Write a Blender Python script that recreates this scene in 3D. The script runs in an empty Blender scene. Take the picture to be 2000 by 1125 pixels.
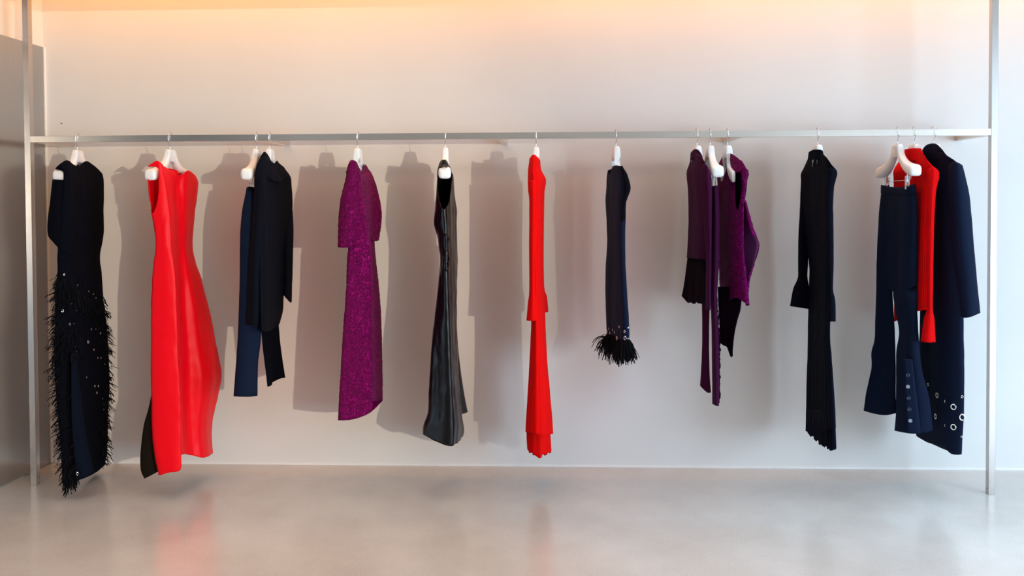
import bpy, bmesh, math, random
from math import sin, cos, pi, tan, atan2, sqrt
from mathutils import Vector, Matrix, noise
from mathutils.bvhtree import BVHTree
random.seed(7)
S = bpy.context.scene
COL = S.collection

# ------------------------------------------------------------------ camera
F = 1700.0; YAW = 0.0406; ROLL = 0.0045; PITCH = 0.0237
SX = 50.3; SY = -124.3; DW = 4.93477; EYE = 1.5
GAP = 0.38808; PW = 0.033; XL = -2.90842; XR = 2.12066; ZR = 1.87057
XP = -3.04647; ZP = 2.41494
cd = bpy.data.cameras.new('camera'); cam = bpy.data.objects.new('camera', cd); COL.objects.link(cam)
S.camera = cam
cd.sensor_width = 36.0; cd.sensor_fit = 'HORIZONTAL'; cd.lens = 36.0 * F / 2000.0
cd.shift_x = -SX / 2000.0; cd.shift_y = SY / 2000.0
fw = Vector((-sin(YAW) * cos(PITCH), cos(YAW) * cos(PITCH), -sin(PITCH)))
rt = Vector((cos(YAW), sin(YAW), 0)); up = rt.cross(fw)
rr = rt * cos(ROLL) - up * sin(ROLL); uu = rt * sin(ROLL) + up * cos(ROLL)
M3 = Matrix((rr, uu, -fw)).transposed()
CP = Vector((0, -DW, EYE))
cam.matrix_world = Matrix.Translation(CP) @ M3.to_4x4()

# ------------------------------------------------------------------ world, lights, exposure
S.view_settings.view_transform = 'Standard'; S.view_settings.look = 'None'
S.view_settings.exposure = 0.0; S.view_settings.gamma = 1.0
S.view_settings.use_curve_mapping = False
W = bpy.data.worlds.new('daylight'); S.world = W; W.use_nodes = True
bg = W.node_tree.nodes['Background']; bg.inputs[0].default_value = (0.84, 0.93, 1.0, 1); bg.inputs[1].default_value = 0.72

def light(name, kind, loc, target, energy, color, **kw):
    d = bpy.data.lights.new(name, kind); d.energy = energy; d.color = color
    for k, v in kw.items(): setattr(d, k, v)
    o = bpy.data.objects.new(name, d); COL.objects.link(o); o.location = loc
    o.rotation_euler = (Vector(target) - Vector(loc)).to_track_quat('-Z', 'Y').to_euler()
    return o
light('low_sun_beam', 'SPOT', (5.2, -9.6, 1.72), (-2.35, 0, 1.15), 1620, (1.0, 0.86, 0.63),
      spot_size=math.radians(22), spot_blend=0.75, shadow_soft_size=0.055)
light('window_daylight', 'AREA', (5.9, -4.6, 1.28), (1.6, 0, 1.1), 255, (0.55, 0.78, 1.0),
      shape='RECTANGLE', size=2.2, size_y=2.45)
light('front_fill', 'AREA', (4.4, -8.0, 0.75), (1.4, 0, 0.7), 75, (0.62, 0.82, 1.0),
      shape='RECTANGLE', size=2.6, size_y=1.2)  # added cool fill from the open front, lifts the right of the wall
light('cove_light', 'AREA', (-0.2, -0.16, 2.97), (-0.2, -0.05, 2.0), 23, (1.0, 0.40, 0.03),
      shape='RECTANGLE', size=6.0, size_y=0.05)
light('floor_bounce_fill_right', 'AREA', (2.0, -1.3, 2.57), (2.0, -1.3, 0), 15, (0.66, 0.84, 1.0),
      shape='RECTANGLE', size=3.2, size_y=1.5, spread=math.radians(60))  # added fill, no such lamp: brightens the floor so it bounces onto the wall
light('floor_bounce_fill_left', 'AREA', (-1.3, -1.3, 2.57), (-1.3, -1.3, 0), 7, (1.0, 0.86, 0.74),
      shape='RECTANGLE', size=3.0, size_y=1.5, spread=math.radians(60))  # warm left half of the added floor fill, not a lamp of the shop
light('cove_light_side', 'AREA', (XP + 0.14, -2.0, 2.97), (XP + 0.02, -2.0, 2.0), 20, (1.0, 0.40, 0.04),
      shape='RECTANGLE', size=0.05, size_y=3.2)
light('ceiling_light', 'AREA', (-0.6, -2.2, 2.56), (-0.6, -2.0, 0), 16, (1.0, 0.64, 0.38),
      shape='RECTANGLE', size=4.0, size_y=0.6)

# ------------------------------------------------------------------ helpers
def P(px, py, d, absy=False):
    """a point of the place seen at (px, py) at depth d behind the rail (y = Y0 + d)"""
    x = (px - 1000 - SX) / F; y = -(py - 562.5 - SY) / F
    dr = rr * x + uu * y + fw
    yy = d if absy else Y0 + d
    t = (yy - CP.y) / dr.y
    return CP + dr * t
def proj(p):
    q = p - CP; z = q.dot(fw)
    return (1000 + SX + F * q.dot(rr) / z, 562.5 + SY - F * q.dot(uu) / z)
Y0 = -GAP - PW + 0.011

def meta(o, label=None, cat=None, group=None, kind=None):
    if label: o['label'] = label
    if cat: o['category'] = cat
    if group: o['group'] = group
    if kind: o['kind'] = kind
    return o
def empty(name, loc, label, cat, group=None, rz=0):
    o = bpy.data.objects.new(name, None); COL.objects.link(o); o.location = loc
    o.rotation_euler = (0, 0, rz); o.empty_display_size = 0.1
    return meta(o, label, cat, group)
def link(name, me, mat, parent=None, world=True):
    if mat and not me.materials: me.materials.append(mat)
    o = bpy.data.objects.new(name, me); COL.objects.link(o)
    if parent:
        o.parent = parent
        if world:
            pm = parent.matrix_basis.copy(); q = parent.parent
            while q: pm = q.matrix_basis @ pm; q = q.parent
            # same as inverse world matrix of the parent, applied to the mesh itself
            loc, rot, sc = pm.decompose(); me.transform(pm.inverted())
    return o
def wmesh(name, verts, faces, smooth=False, uvs=None):
    me = bpy.data.meshes.new(name); me.from_pydata([tuple(v) for v in verts], [], faces)
    if uvs:
        ul = me.uv_layers.new(name='UVMap')
        for l in me.loops: ul.data[l.index].uv = uvs[l.vertex_index]
    if smooth:
        for p in me.polygons: p.use_smooth = True
    me.update(); return me
def box(name, a, b, mat, parent=None, bevel=0.0, world=True):
    bm = bmesh.new(); bmesh.ops.create_cube(bm, size=1)
    for v in bm.verts:
        v.co = Vector(((a[i] + b[i]) / 2 + v.co[i] * (b[i] - a[i]) for i in range(3)))
    if bevel: bmesh.ops.bevel(bm, geom=bm.edges[:], offset=bevel, segments=2, affect='EDGES', profile=0.5)
    me = bpy.data.meshes.new(name); bm.to_mesh(me); bm.free()
    return link(name, me, mat, parent, world)
def tube_mesh(name, pts, r, n=8, caps=True):
    vs, fs = [], []; N = len(pts); prev = None
    for i, p in enumerate(pts):
        p = Vector(p)
        t = (Vector(pts[min(i + 1, N - 1)]) - Vector(pts[max(i - 1, 0)])).normalized()
        a = prev if prev is not None else (Vector((1, 0, 0)) if abs(t.x) < 0.9 else Vector((0, 1, 0)))
        a = (a - t * a.dot(t)).normalized(); b = t.cross(a); prev = a
        R = r[i] if isinstance(r, (list, tuple)) else r
        for k in range(n):
            q = 2 * pi * k / n; vs.append(p + (a * cos(q) + b * sin(q)) * R)
    for i in range(N - 1):
        for k in range(n):
            k2 = (k + 1) % n; fs.append((i * n + k, i * n + k2, (i + 1) * n + k2, (i + 1) * n + k))
    if caps: fs.append(tuple(range(n))[::-1]); fs.append(tuple((N - 1) * n + k for k in range(n)))
    return wmesh(name, vs, fs, True)
def cr(p0, p1, p2, p3, t):
    return 0.5 * ((2 * p1) + (p2 - p0) * t + (2 * p0 - 5 * p1 + 4 * p2 - p3) * t * t + (3 * p1 - p0 - 3 * p2 + p3) * t ** 3)

# ------------------------------------------------------------------ materials
def newmat(name):
    m = bpy.data.materials.new(name); m.use_nodes = True
    nt = m.node_tree; return m, nt, nt.nodes['Principled BSDF']
def nd(nt, typ, **kw):
    n = nt.nodes.new(typ)
    for k, v in kw.items():
        if k in n.inputs: n.inputs[k].default_value = v
        else: setattr(n, k, v)
    return n
def bump_in(nt, b, src, strength, dist):
    bu = nd(nt, 'ShaderNodeBump'); bu.inputs['Strength'].default_value = strength; bu.inputs['Distance'].default_value = dist
    nt.links.new(src, bu.inputs['Height']); nt.links.new(bu.outputs[0], b.inputs['Normal']); return bu
def ramp(nt, src, c0, c1, p0=0.3, p1=0.7):
    r = nd(nt, 'ShaderNodeValToRGB'); e = r.color_ramp.elements
    e[0].color = (*c0, 1); e[1].color = (*c1, 1); e[0].position = p0; e[1].position = p1
    nt.links.new(src, r.inputs[0]); return r

def mat_paint(name, col, rough=0.75, var=0.03):
    m, nt, b = newmat(name); tc = nd(nt, 'ShaderNodeTexCoord')
    n = nd(nt, 'ShaderNodeTexNoise', Scale=1.3, Detail=4.0); nt.links.new(tc.outputs['Object'], n.inputs['Vector'])
    r = ramp(nt, n.outputs[0], tuple(c * (1 - var) for c in col), tuple(min(1, c * (1 + var)) for c in col))
    nt.links.new(r.outputs[0], b.inputs['Base Color']); b.inputs['Roughness'].default_value = rough
    b.inputs['Specular IOR Level'].default_value = 0.3
    n2 = nd(nt, 'ShaderNodeTexNoise', Scale=60.0, Detail=6.0); nt.links.new(tc.outputs['Object'], n2.inputs['Vector'])
    bump_in(nt, b, n2.outputs[0], 0.08, 0.002); return m
def mat_steel(name, col, rough, vertical=True, aniso=0.6):
    m, nt, b = newmat(name); tc = nd(nt, 'ShaderNodeTexCoord'); mp = nd(nt, 'ShaderNodeMapping')
    mp.inputs['Scale'].default_value = (90, 90, 0.6) if vertical else (0.6, 90, 90)
    nt.links.new(tc.outputs['Object'], mp.inputs[0])
    n = nd(nt, 'ShaderNodeTexNoise', Scale=4.0, Detail=3.0); nt.links.new(mp.outputs[0], n.inputs['Vector'])
    r = ramp(nt, n.outputs[0], tuple(c * 0.93 for c in col), col); nt.links.new(r.outputs[0], b.inputs['Base Color'])
    b.inputs['Metallic'].default_value = 1; b.inputs['Roughness'].default_value = rough
    bump_in(nt, b, n.outputs[0], 0.05, 0.001); return m
def mat_fabric(name, col, rough=0.85, sheen=0.2, weave=900, bump=0.15, col2=None, kind='weave', spec=0.3, coat=0, sheencol=None):
    m, nt, b = newmat(name); tc = nd(nt, 'ShaderNodeTexCoord')
    b.inputs['Roughness'].default_value = rough; b.inputs['Specular IOR Level'].default_value = spec
    b.inputs['Sheen Weight'].default_value = sheen; b.inputs['Sheen Roughness'].default_value = 0.45
    b.inputs['Sheen Tint'].default_value = (*(sheencol or tuple(min(1, c * 1.5 + 0.1) for c in col)), 1)
    b.inputs['Coat Weight'].default_value = coat; b.inputs['Coat Roughness'].default_value = 0.3
    c2 = col2 or tuple(c * 0.8 for c in col)
    if kind == 'weave':
        n = nd(nt, 'ShaderNodeTexNoise', Scale=weave, Detail=2.0); nt.links.new(tc.outputs['Object'], n.inputs['Vector'])
        r = ramp(nt, n.outputs[0], c2, col); nt.links.new(r.outputs[0], b.inputs['Base Color'])
        bump_in(nt, b, n.outputs[0], bump, 0.001)
    elif kind == 'rib':
        sp = nd(nt, 'ShaderNodeSeparateXYZ'); nt.links.new(tc.outputs['UV'], sp.inputs[0])
        mu = nd(nt, 'ShaderNodeMath', operation='MULTIPLY'); mu.inputs[1].default_value = 2 * pi * weave; nt.links.new(sp.outputs[0], mu.inputs[0])
        si = nd(nt, 'ShaderNodeMath', operation='SINE'); nt.links.new(mu.outputs[0], si.inputs[0])
        ma = nd(nt, 'ShaderNodeMapRange'); ma.inputs[1].default_value = -1; ma.inputs[2].default_value = 1
        nt.links.new(si.outputs[0], ma.inputs[0])
        r = ramp(nt, ma.outputs[0], c2, col, 0.05, 0.55); nt.links.new(r.outputs[0], b.inputs['Base Color'])
        bump_in(nt, b, ma.outputs[0], bump, 0.003)
    elif kind == 'jacquard':
        n = nd(nt, 'ShaderNodeTexNoise', Scale=weave, Detail=3.0, Distortion=2.2); nt.links.new(tc.outputs['Object'], n.inputs['Vector'])
        w = nd(nt, 'ShaderNodeMath', operation='PINGPONG'); w.inputs[1].default_value = 0.10; nt.links.new(n.outputs[0], w.inputs[0])
        mm = nd(nt, 'ShaderNodeMath', operation='MULTIPLY'); mm.inputs[1].default_value = 10.0; nt.links.new(w.outputs[0], mm.inputs[0])
        r = ramp(nt, mm.outputs[0], c2, col, 0.15, 0.8); nt.links.new(r.outputs[0], b.inputs['Base Color'])
        bump_in(nt, b, mm.outputs[0], bump, 0.006)
    return m
def mat_plain(name, col, rough=0.4, metal=0.0, spec=0.5):
    m, nt, b = newmat(name); tc = nd(nt, 'ShaderNodeTexCoord')
    n = nd(nt, 'ShaderNodeTexNoise', Scale=25.0); nt.links.new(tc.outputs['Object'], n.inputs['Vector'])
    r = ramp(nt, n.outputs[0], tuple(c * 0.96 for c in col), col); nt.links.new(r.outputs[0], b.inputs['Base Color'])
    b.inputs['Roughness'].default_value = rough; b.inputs['Metallic'].default_value = metal
    b.inputs['Specular IOR Level'].default_value = spec; return m
def mat_floor():
    m, nt, b = newmat('polished_concrete'); tc = nd(nt, 'ShaderNodeTexCoord')
    n1 = nd(nt, 'ShaderNodeTexNoise', Scale=300.0, Detail=4.0, Roughness=0.8); nt.links.new(tc.outputs['Object'], n1.inputs['Vector'])
    r1 = ramp(nt, n1.outputs[0], (0.40, 0.375, 0.355), (0.71, 0.685, 0.66), 0.34, 0.60)
    n2 = nd(nt, 'ShaderNodeTexNoise', Scale=1.6, Detail=5.0, Roughness=0.6); nt.links.new(tc.outputs['Object'], n2.inputs['Vector'])
    r2 = ramp(nt, n2.outputs[0], (0.90, 0.875, 0.85), (1.05, 1.05, 1.05), 0.36, 0.64)
    mx = nd(nt, 'ShaderNodeMix', data_type='RGBA', blend_type='MULTIPLY'); mx.inputs[0].default_value = 1
    nt.links.new(r1.outputs[0], mx.inputs[6]); nt.links.new(r2.outputs[0], mx.inputs[7])
    vo = nd(nt, 'ShaderNodeTexVoronoi', Scale=95.0); nt.links.new(tc.outputs['Object'], vo.inputs['Vector'])
    r3 = ramp(nt, vo.outputs['Distance'], (0.55, 0.52, 0.5), (1, 1, 1), 0.06, 0.14)
    mx2 = nd(nt, 'ShaderNodeMix', data_type='RGBA', blend_type='MULTIPLY'); mx2.inputs[0].default_value = 0.55
    nt.links.new(mx.outputs[2], mx2.inputs[6]); nt.links.new(r3.outputs[0], mx2.inputs[7])
    nt.links.new(mx2.outputs[2], b.inputs['Base Color'])
    b.inputs['Roughness'].default_value = 0.24; b.inputs['Specular IOR Level'].default_value = 0.8
    b.inputs['Coat Weight'].default_value = 0.35; b.inputs['Coat Roughness'].default_value = 0.14
    bump_in(nt, b, n1.outputs[0], 0.015, 0.0008); return m

M_wall = mat_paint('wall_paint', (0.79, 0.765, 0.735))
M_white = mat_plain('white_trim_paint', (0.9, 0.89, 0.87), 0.5)
M_floor = mat_floor()
M_ceil = mat_paint('ceiling_paint', (0.8, 0.78, 0.75))
M_steel = mat_steel('brushed_steel', (0.60, 0.555, 0.53), 0.22)
M_rail = mat_steel('brushed_steel_rail', (0.84, 0.76, 0.69), 0.22, False)
M_panel = mat_steel('brushed_steel_panel', (0.50, 0.50, 0.51), 0.20)
M_hanger = mat_plain('white_hanger_plastic', (0.93, 0.92, 0.91), 0.35)
M_wire = mat_plain('chrome_wire', (0.82, 0.82, 0.84), 0.15, 1.0)
M_bolt = mat_plain('steel_bolt', (0.6, 0.6, 0.6), 0.3, 1.0)
M_black = mat_fabric('black_jersey', (0.0025, 0.003, 0.007), 0.9, 0.0, 700, 0.2, spec=0.06)
M_blackwool = mat_fabric('black_wool', (0.003, 0.004, 0.009), 0.9, 0.0, 500, 0.35, spec=0.10)
M_navy = mat_fabric('navy_suiting', (0.004, 0.010, 0.032), 0.8, 0.04, 900, 0.1, sheencol=(0.05, 0.12, 0.35), spec=0.12)
M_bluepanel = mat_fabric('deep_navy_crepe', (0.002, 0.005, 0.013), 0.85, 0.0, 900, 0.1, spec=0.08)
M_fringe = mat_fabric('black_fringe_ribbon', (0.0025, 0.003, 0.006), 0.8, 0.0, 700, 0.1, spec=0.12)
M_satin = mat_fabric('red_satin', (0.90, 0.001, 0.010), 0.40, 0.0, 900, 0.04, col2=(0.87, 0.001, 0.009), spec=0.16)
M_lining = mat_fabric('dark_brown_lining', (0.012, 0.008, 0.005), 0.7, 0.0, 900, 0.1, spec=0.1)
M_maroon = mat_fabric('magenta_jacquard', (0.36, 0.003, 0.16), 0.6, 0.0, 36, 1.0, col2=(0.12, 0.001, 0.052), kind='jacquard', spec=0.10)
M_jacq = mat_fabric('plum_crinkle_jacquard', (0.36, 0.004, 0.21), 0.55, 0.0, 38, 1.0, col2=(0.09, 0.001, 0.042), kind='jacquard', spec=0.06)
M_leather = mat_fabric('black_leather', (0.003, 0.003, 0.004), 0.27, 0.0, 350, 0.06, spec=0.24)
M_brown = mat_plain('dark_brown_strap_lining', (0.05, 0.026, 0.018), 0.55)
M_redrib = mat_fabric('red_rib_knit', (0.93, 0.003, 0.003), 0.85, 0.0, 190, 0.5, col2=(0.66, 0.001, 0.001), kind='rib', spec=0.08)
M_redrib2 = mat_fabric('red_rib_knit_wide', (0.92, 0.003, 0.005), 0.85, 0.0, 140, 0.55, col2=(0.55, 0.001, 0.001), kind='rib', spec=0.08)
M_blackrib = mat_fabric('black_rib_knit', (0.0025, 0.004, 0.012), 0.9, 0.0, 150, 0.6, col2=(0.001, 0.0015, 0.004), kind='rib', spec=0.08)
M_plum = mat_fabric('plum_wool_crepe', (0.045, 0.003, 0.030), 0.8, 0.04, 900, 0.1, sheencol=(0.4, 0.15, 0.6), spec=0.08)
M_plumdark = mat_fabric('dark_plum_crepe', (0.006, 0.001, 0.006), 0.9, 0.0, 900, 0.1, spec=0.06)
M_magin = mat_fabric('plum_lining_fabric', (0.06, 0.004, 0.045), 0.55, 0.2, 900, 0.05)
M_silver = mat_plain('silver_eyelet_metal', (0.88, 0.87, 0.84), 0.22, 1.0)
M_button = mat_plain('navy_button', (0.02, 0.035, 0.07), 0.2)
M_glintbtn = mat_plain('navy_button_highlight', (0.30, 0.36, 0.42), 0.15)  # paler copy of the dark buttons, their highlight put into the colour
M_redbtn = mat_plain('dark_red_button', (0.16, 0.0, 0.0), 0.3)
M_hole = mat_plain('dark_hole', (0.01, 0.01, 0.01), 0.9)

# ------------------------------------------------------------------ setting
XE = 7.5; YF = -11.0; ZC = 3.02
meta(box('floor', (XP - 0.25, YF, -0.1), (XE, 0.25, 0), M_floor), kind='structure')
meta(box('wall_back', (XP - 0.25, 0, 0), (XE, 0.2, ZC), M_wall), kind='structure')
meta(box('wall_left', (XP - 0.25, YF, 0), (XP - 0.012, 0, ZC), M_wall), kind='structure')
bmc = bmesh.new()
for a_, b_ in (((XP + 0.32, YF, 2.58), (XE, -0.45, ZC + 0.1)), ((XP - 0.25, -0.45, ZC), (XE, 0.25, ZC + 0.1)), ((XP - 0.25, YF, ZC), (XP + 0.32, -0.45, ZC + 0.1))):
    rc = bmesh.ops.create_cube(bmc, size=1)
    for v in rc['verts']: v.co = Vector(((a_[i] + b_[i]) / 2 + v.co[i] * (b_[i] - a_[i]) for i in range(3)))
mec = bpy.data.meshes.new('ceiling'); bmc.to_mesh(mec); bmc.free()
meta(link('ceiling', mec, M_ceil), kind='structure')
meta(box('wall_front_unseen', (XP - 0.25, -8.2, 0), (2.4, -8.0, 2.58), M_wall), kind='structure')  # unseen wall, added so the steel reflects brown towards the left
meta(box('baseboard_back', (XP + 0.02, -0.006, 0), (XE, 0.0, 0.011), M_white), kind='structure')
# steel cladding of the left wall, standing a little proud of it
pn = empty('steel_panel', (XP, -2.4, 0), 'tall brushed steel panel cladding the left wall beside the rack', 'panel')
box('panel_sheet', (XP - 0.0118, -2.2, 0.006), (XP, -0.016, ZP), M_panel, pn, 0.001)
box('panel_sheet', (XP - 0.0118, -4.6, 0.006), (XP, -2.206, ZP), M_panel, pn, 0.001)
box('edge_trim', (XP - 0.012, -0.016, 0.004), (XP + 0.004, 0.0, ZP), M_white, pn)
# pin hole in the back wall
q = P(120, 241, -0.0015, True)
meta(link('wall_hole', tube_mesh('wall_hole', [(q.x, -0.003, q.z), (q.x, 0.002, q.z)], 0.0035, 10), M_hole),
     'tiny black screw hole in the wall above the fringed dress', 'hole')

# ------------------------------------------------------------------ rack
rack = empty('clothes_rack', ((XL + XR) / 2, -GAP, 0), 'long brushed steel wall rack with square posts and one straight rail', 'rack')
yf = -GAP - PW
for x in (XL, XR):
    po = box('post', (x, yf, 0), (x + PW, -GAP, ZC), M_steel, rack, 0.0012)
    xx = x + PW if x < 0 else x
    s = 1 if x < 0 else -1
    me = tube_mesh('bolt', [(xx, -GAP - 0.016, 0.028), (xx + s * 0.004, -GAP - 0.016, 0.028)], [0.005, 0.004], 10)
    link('bolt', me, M_bolt, po)
box('rail', (XL + PW, yf, ZR - 0.034), (XR, yf + 0.022, ZR), M_rail, rack, 0.001)
for px, side in ((146.4, 1), (567, 1), (992, 1), (1411, -1), (1865, -1)):
    xw = P(px, 285, -0.001, True).x
    a = xw - PW if side > 0 else xw
    if px < 200: a = XL + PW - 0.03
    if px > 1800: a = XR - 0.002
    a = xw - PW if side > 0 else xw
    box('bracket', (a, yf + 0.022, ZR - 0.033), (a + PW, 0, ZR - 0.001), M_rail, rack, 0.001)

# ------------------------------------------------------------------ hangers
def hanger_body_mesh(su=1.0, st_=1.0, dz=0.0):
    # stations along the width: u, z top, z bottom, half thickness
    st = [(0.000, 0.000, -0.068, 0.0165), (0.020, 0.000, -0.070, 0.0165), (0.033, -0.001, -0.075, 0.0165), (0.038, -0.016, -0.081, 0.0168),
          (0.045, -0.036, -0.089, 0.0172), (0.06, -0.058, -0.104, 0.0180), (0.085, -0.078, -0.124, 0.0198),
          (0.11, -0.091, -0.140, 0.0222), (0.14, -0.100, -0.154, 0.0255), (0.165, -0.106, -0.162, 0.0285), (0.19, -0.109, -0.168, 0.0310),
          (0.203, -0.113, -0.169, 0.0310), (0.211, -0.120, -0.167, 0.0270), (0.215, -0.130, -0.160, 0.020), (0.216, -0.138, -0.153, 0.010)]
    st = [(u * (1 if u < .05 else su), zt + (dz if u > .05 else 0), zb + (dz if u > .05 else 0), t * (st_ if u > .05 else 1)) for u, zt, zb, t in st]
    full = [(-a, b, c, d) for a, b, c, d in st[::-1]][:-1] + st
    vs, fs = [], []; n = 20
    for u, zt, zb, t in full:
        c = (zt + zb) / 2; h = (zt - zb) / 2
        for k in range(n):
            q = 2 * pi * k / n; ex = 0.58
            cx = abs(cos(q)) ** ex * (1 if cos(q) >= 0 else -1); cz = abs(sin(q)) ** ex * (1 if sin(q) >= 0 else -1)
            vs.append((cx * t, u, c + cz * h))
    for i in range(len(full) - 1):
        for k in range(n):
            k2 = (k + 1) % n; fs.append((i * n + k, i * n + k2, (i + 1) * n + k2, (i + 1) * n + k))
    fs.append(tuple(range(n))[::-1]); fs.append(tuple((len(full) - 1) * n + k for k in range(n)))
    if st_ < 1: vs = [(x * (1 - 0.6 * max(0, min(1, (abs(y) - 0.042) / 0.06))), y, z) for x, y, z in vs]
    me = wmesh('hanger_body', vs, fs, True)
    bm = bmesh.new(); bm.from_mesh(me); bmesh.ops.recalc_face_normals(bm, faces=bm.faces); bm.to_mesh(me); bm.free()
    return me
ZN = -0.075       # neck top below the rail top
def hook_mesh():
    pts = []
    pts += [(0, 0.0185, -0.012), (0, 0.0195, -0.004)]
    for k in range(9):
        a = pi * k / 8; pts.append((0, 0.0195 * cos(a), 0.0035 + 0.0115 * sin(a)))
    pts += [(0, -0.0205, -0.010), (0, -0.0205, -0.022), (0, -0.018, -0.034), (0, -0.012, -0.042), (0, -0.005, -0.049), (0, -0.001, -0.057), (0, 0, -0.066), (0, 0, -0.085)]
    return tube_mesh('hook', pts, 0.0016, 8)
HB = hanger_body_mesh(); HS = hanger_body_mesh(0.6, 0.8, -0.024); HS.materials.append(M_hanger); HK = hook_mesh()
HB.materials.append(M_hanger); HK.materials.append(M_wire)
SLV = tube_mesh('ferrule', [(0, 0, -0.068), (0, 0, ZN + 0.002)], 0.0032, 10); SLV.materials.append(M_hanger)
COLR = HB
def clip_mesh():
    bm = bmesh.new()
    def bx(a, b):
        r = bmesh.ops.create_cube(bm, size=1)
        for v in r['verts']: v.co = Vector(((a[i] + b[i]) / 2 + v.co[i] * (b[i] - a[i]) for i in range(3)))
    for s in (-1, 1):
        x = 0.007 * s
        bx((x - 0.001, -0.009, -0.045), (x + 0.001, 0.009, 0.022))
        bx((min(x, 0), -0.008, -0.004), (max(x, 0), -0.005, 0.004)); bx((min(x, 0), 0.005, -0.004), (max(x, 0), 0.008, 0.004))
    bx((-0.002, -0.004, -0.010), (0.002, 0.004, 0.030))
    me = bpy.data.meshes.new('clip'); bm.to_mesh(me); bm.free(); me.materials.append(M_wire); return me
CLIP = clip_mesh()
def hanger(px, tip_px, label, clips=None, slim=False):
    base = P(px, 262, 0); x = base.x
    tx = P(tip_px, 340, -0.205).x
    rz = atan2(tx - x, 0.205)
    h = empty('clothes_hanger', (x, Y0, ZR), label, 'hanger', 'white hangers along the rail', rz)
    o = link('hanger_body', HS if slim else HB, None, h, False); o.location = (0, 0, ZN)
    link('hook', HK, None, h, False); link('ferrule', SLV, None, h, False)
    if clips:
        zc = clips
        bar = tube_mesh('clip_bar', [(0, -0.155, ZN - 0.14), (0, -0.155, zc + 0.006), (0, -0.150, zc), (0, 0, zc), (0, 0.150, zc), (0, 0.155, zc + 0.006), (0, 0.155, ZN - 0.14)], 0.0015, 6)
        link('clip_bar', bar, M_wire, h, False)
        for u in (-0.115, 0.125):
            c = link('clip', CLIP, None, h, False); c.location = (0, u, zc)
    return h
hanger(151, 114.5, 'white wide-shoulder hanger holding the black fringed dress at the left end')
hanger(332, 293.5, 'white wide-shoulder hanger with rounded tip showing at the red satin dress')
hanger(500.5, 482, 'white hanger with clips holding black straight trousers', -0.262)
hanger(526.5, 508, 'white hanger mostly hidden inside the black draped top', slim=True)
hanger(698.5, 682, 'white hanger inside the magenta jacquard dress', slim=True)
hanger(869.5, 868.5, 'white hanger seen end-on in the black leather dress')
hanger(1047, 1047, 'white hanger inside the red ribbed dress, only its neck showing', slim=True)
hanger(1203, 1216, 'white hanger inside the short black top with fringed hem', slim=True)
hanger(1361, 1384, 'white hanger inside the plum jacket', slim=True)
hanger(1387, 1402, 'white hanger with clips and bare rounded tip between plum jacket and crinkled top', -0.250)
hanger(1421, 1441, 'white hanger inside the sleeveless crinkled magenta top', slim=True)
hanger(1597, 1621, 'white hanger inside the black ribbed dress, only its neck showing', slim=True)
hanger(1753, 1788, 'white hanger with two metal clips holding navy flared trousers, fully visible', -0.262)
hanger(1785.5, 1822, 'white hanger inside the red ribbed sweater', slim=True)
hanger(1823.5, 1876, 'white hanger inside the navy coat at the right end of the rail', slim=True)

# ------------------------------------------------------------------ garment engine
def inpoly(x, y, poly):
    c = False; j = len(poly) - 1
    for i in range(len(poly)):
        xi, yi = poly[i]; xj, yj = poly[j]
        if (yi > y) != (yj > y) and x < (xj - xi) * (y - yi) / (yj - yi) + xi: c = not c
        j = i
    return c
def sdist(x, y, poly):
    best = 1e9
    for i in range(len(poly)):
        ax, ay = poly[i - 1]; bx_, by = poly[i]
        dx, dy = bx_ - ax, by - ay; L = dx * dx + dy * dy + 1e-9
        t = max(0, min(1, ((x - ax) * dx + (y - ay) * dy) / L))
        best = min(best, (x - ax - t * dx) ** 2 + (y - ay - t * dy) ** 2)
    s = sqrt(best); return s if inpoly(x, y, poly) else -s      # >0 inside the hole
def smoothpoly(poly, n=6):
    out = []; N = len(poly)
    for i in range(N):
        p = [Vector((*poly[(i + k) % N], 0)) for k in (-1, 0, 1, 2)]
        for k in range(n):
            q = cr(*p, k / n); out.append((q.x, q.y))
    return out
SURF = {}
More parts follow.
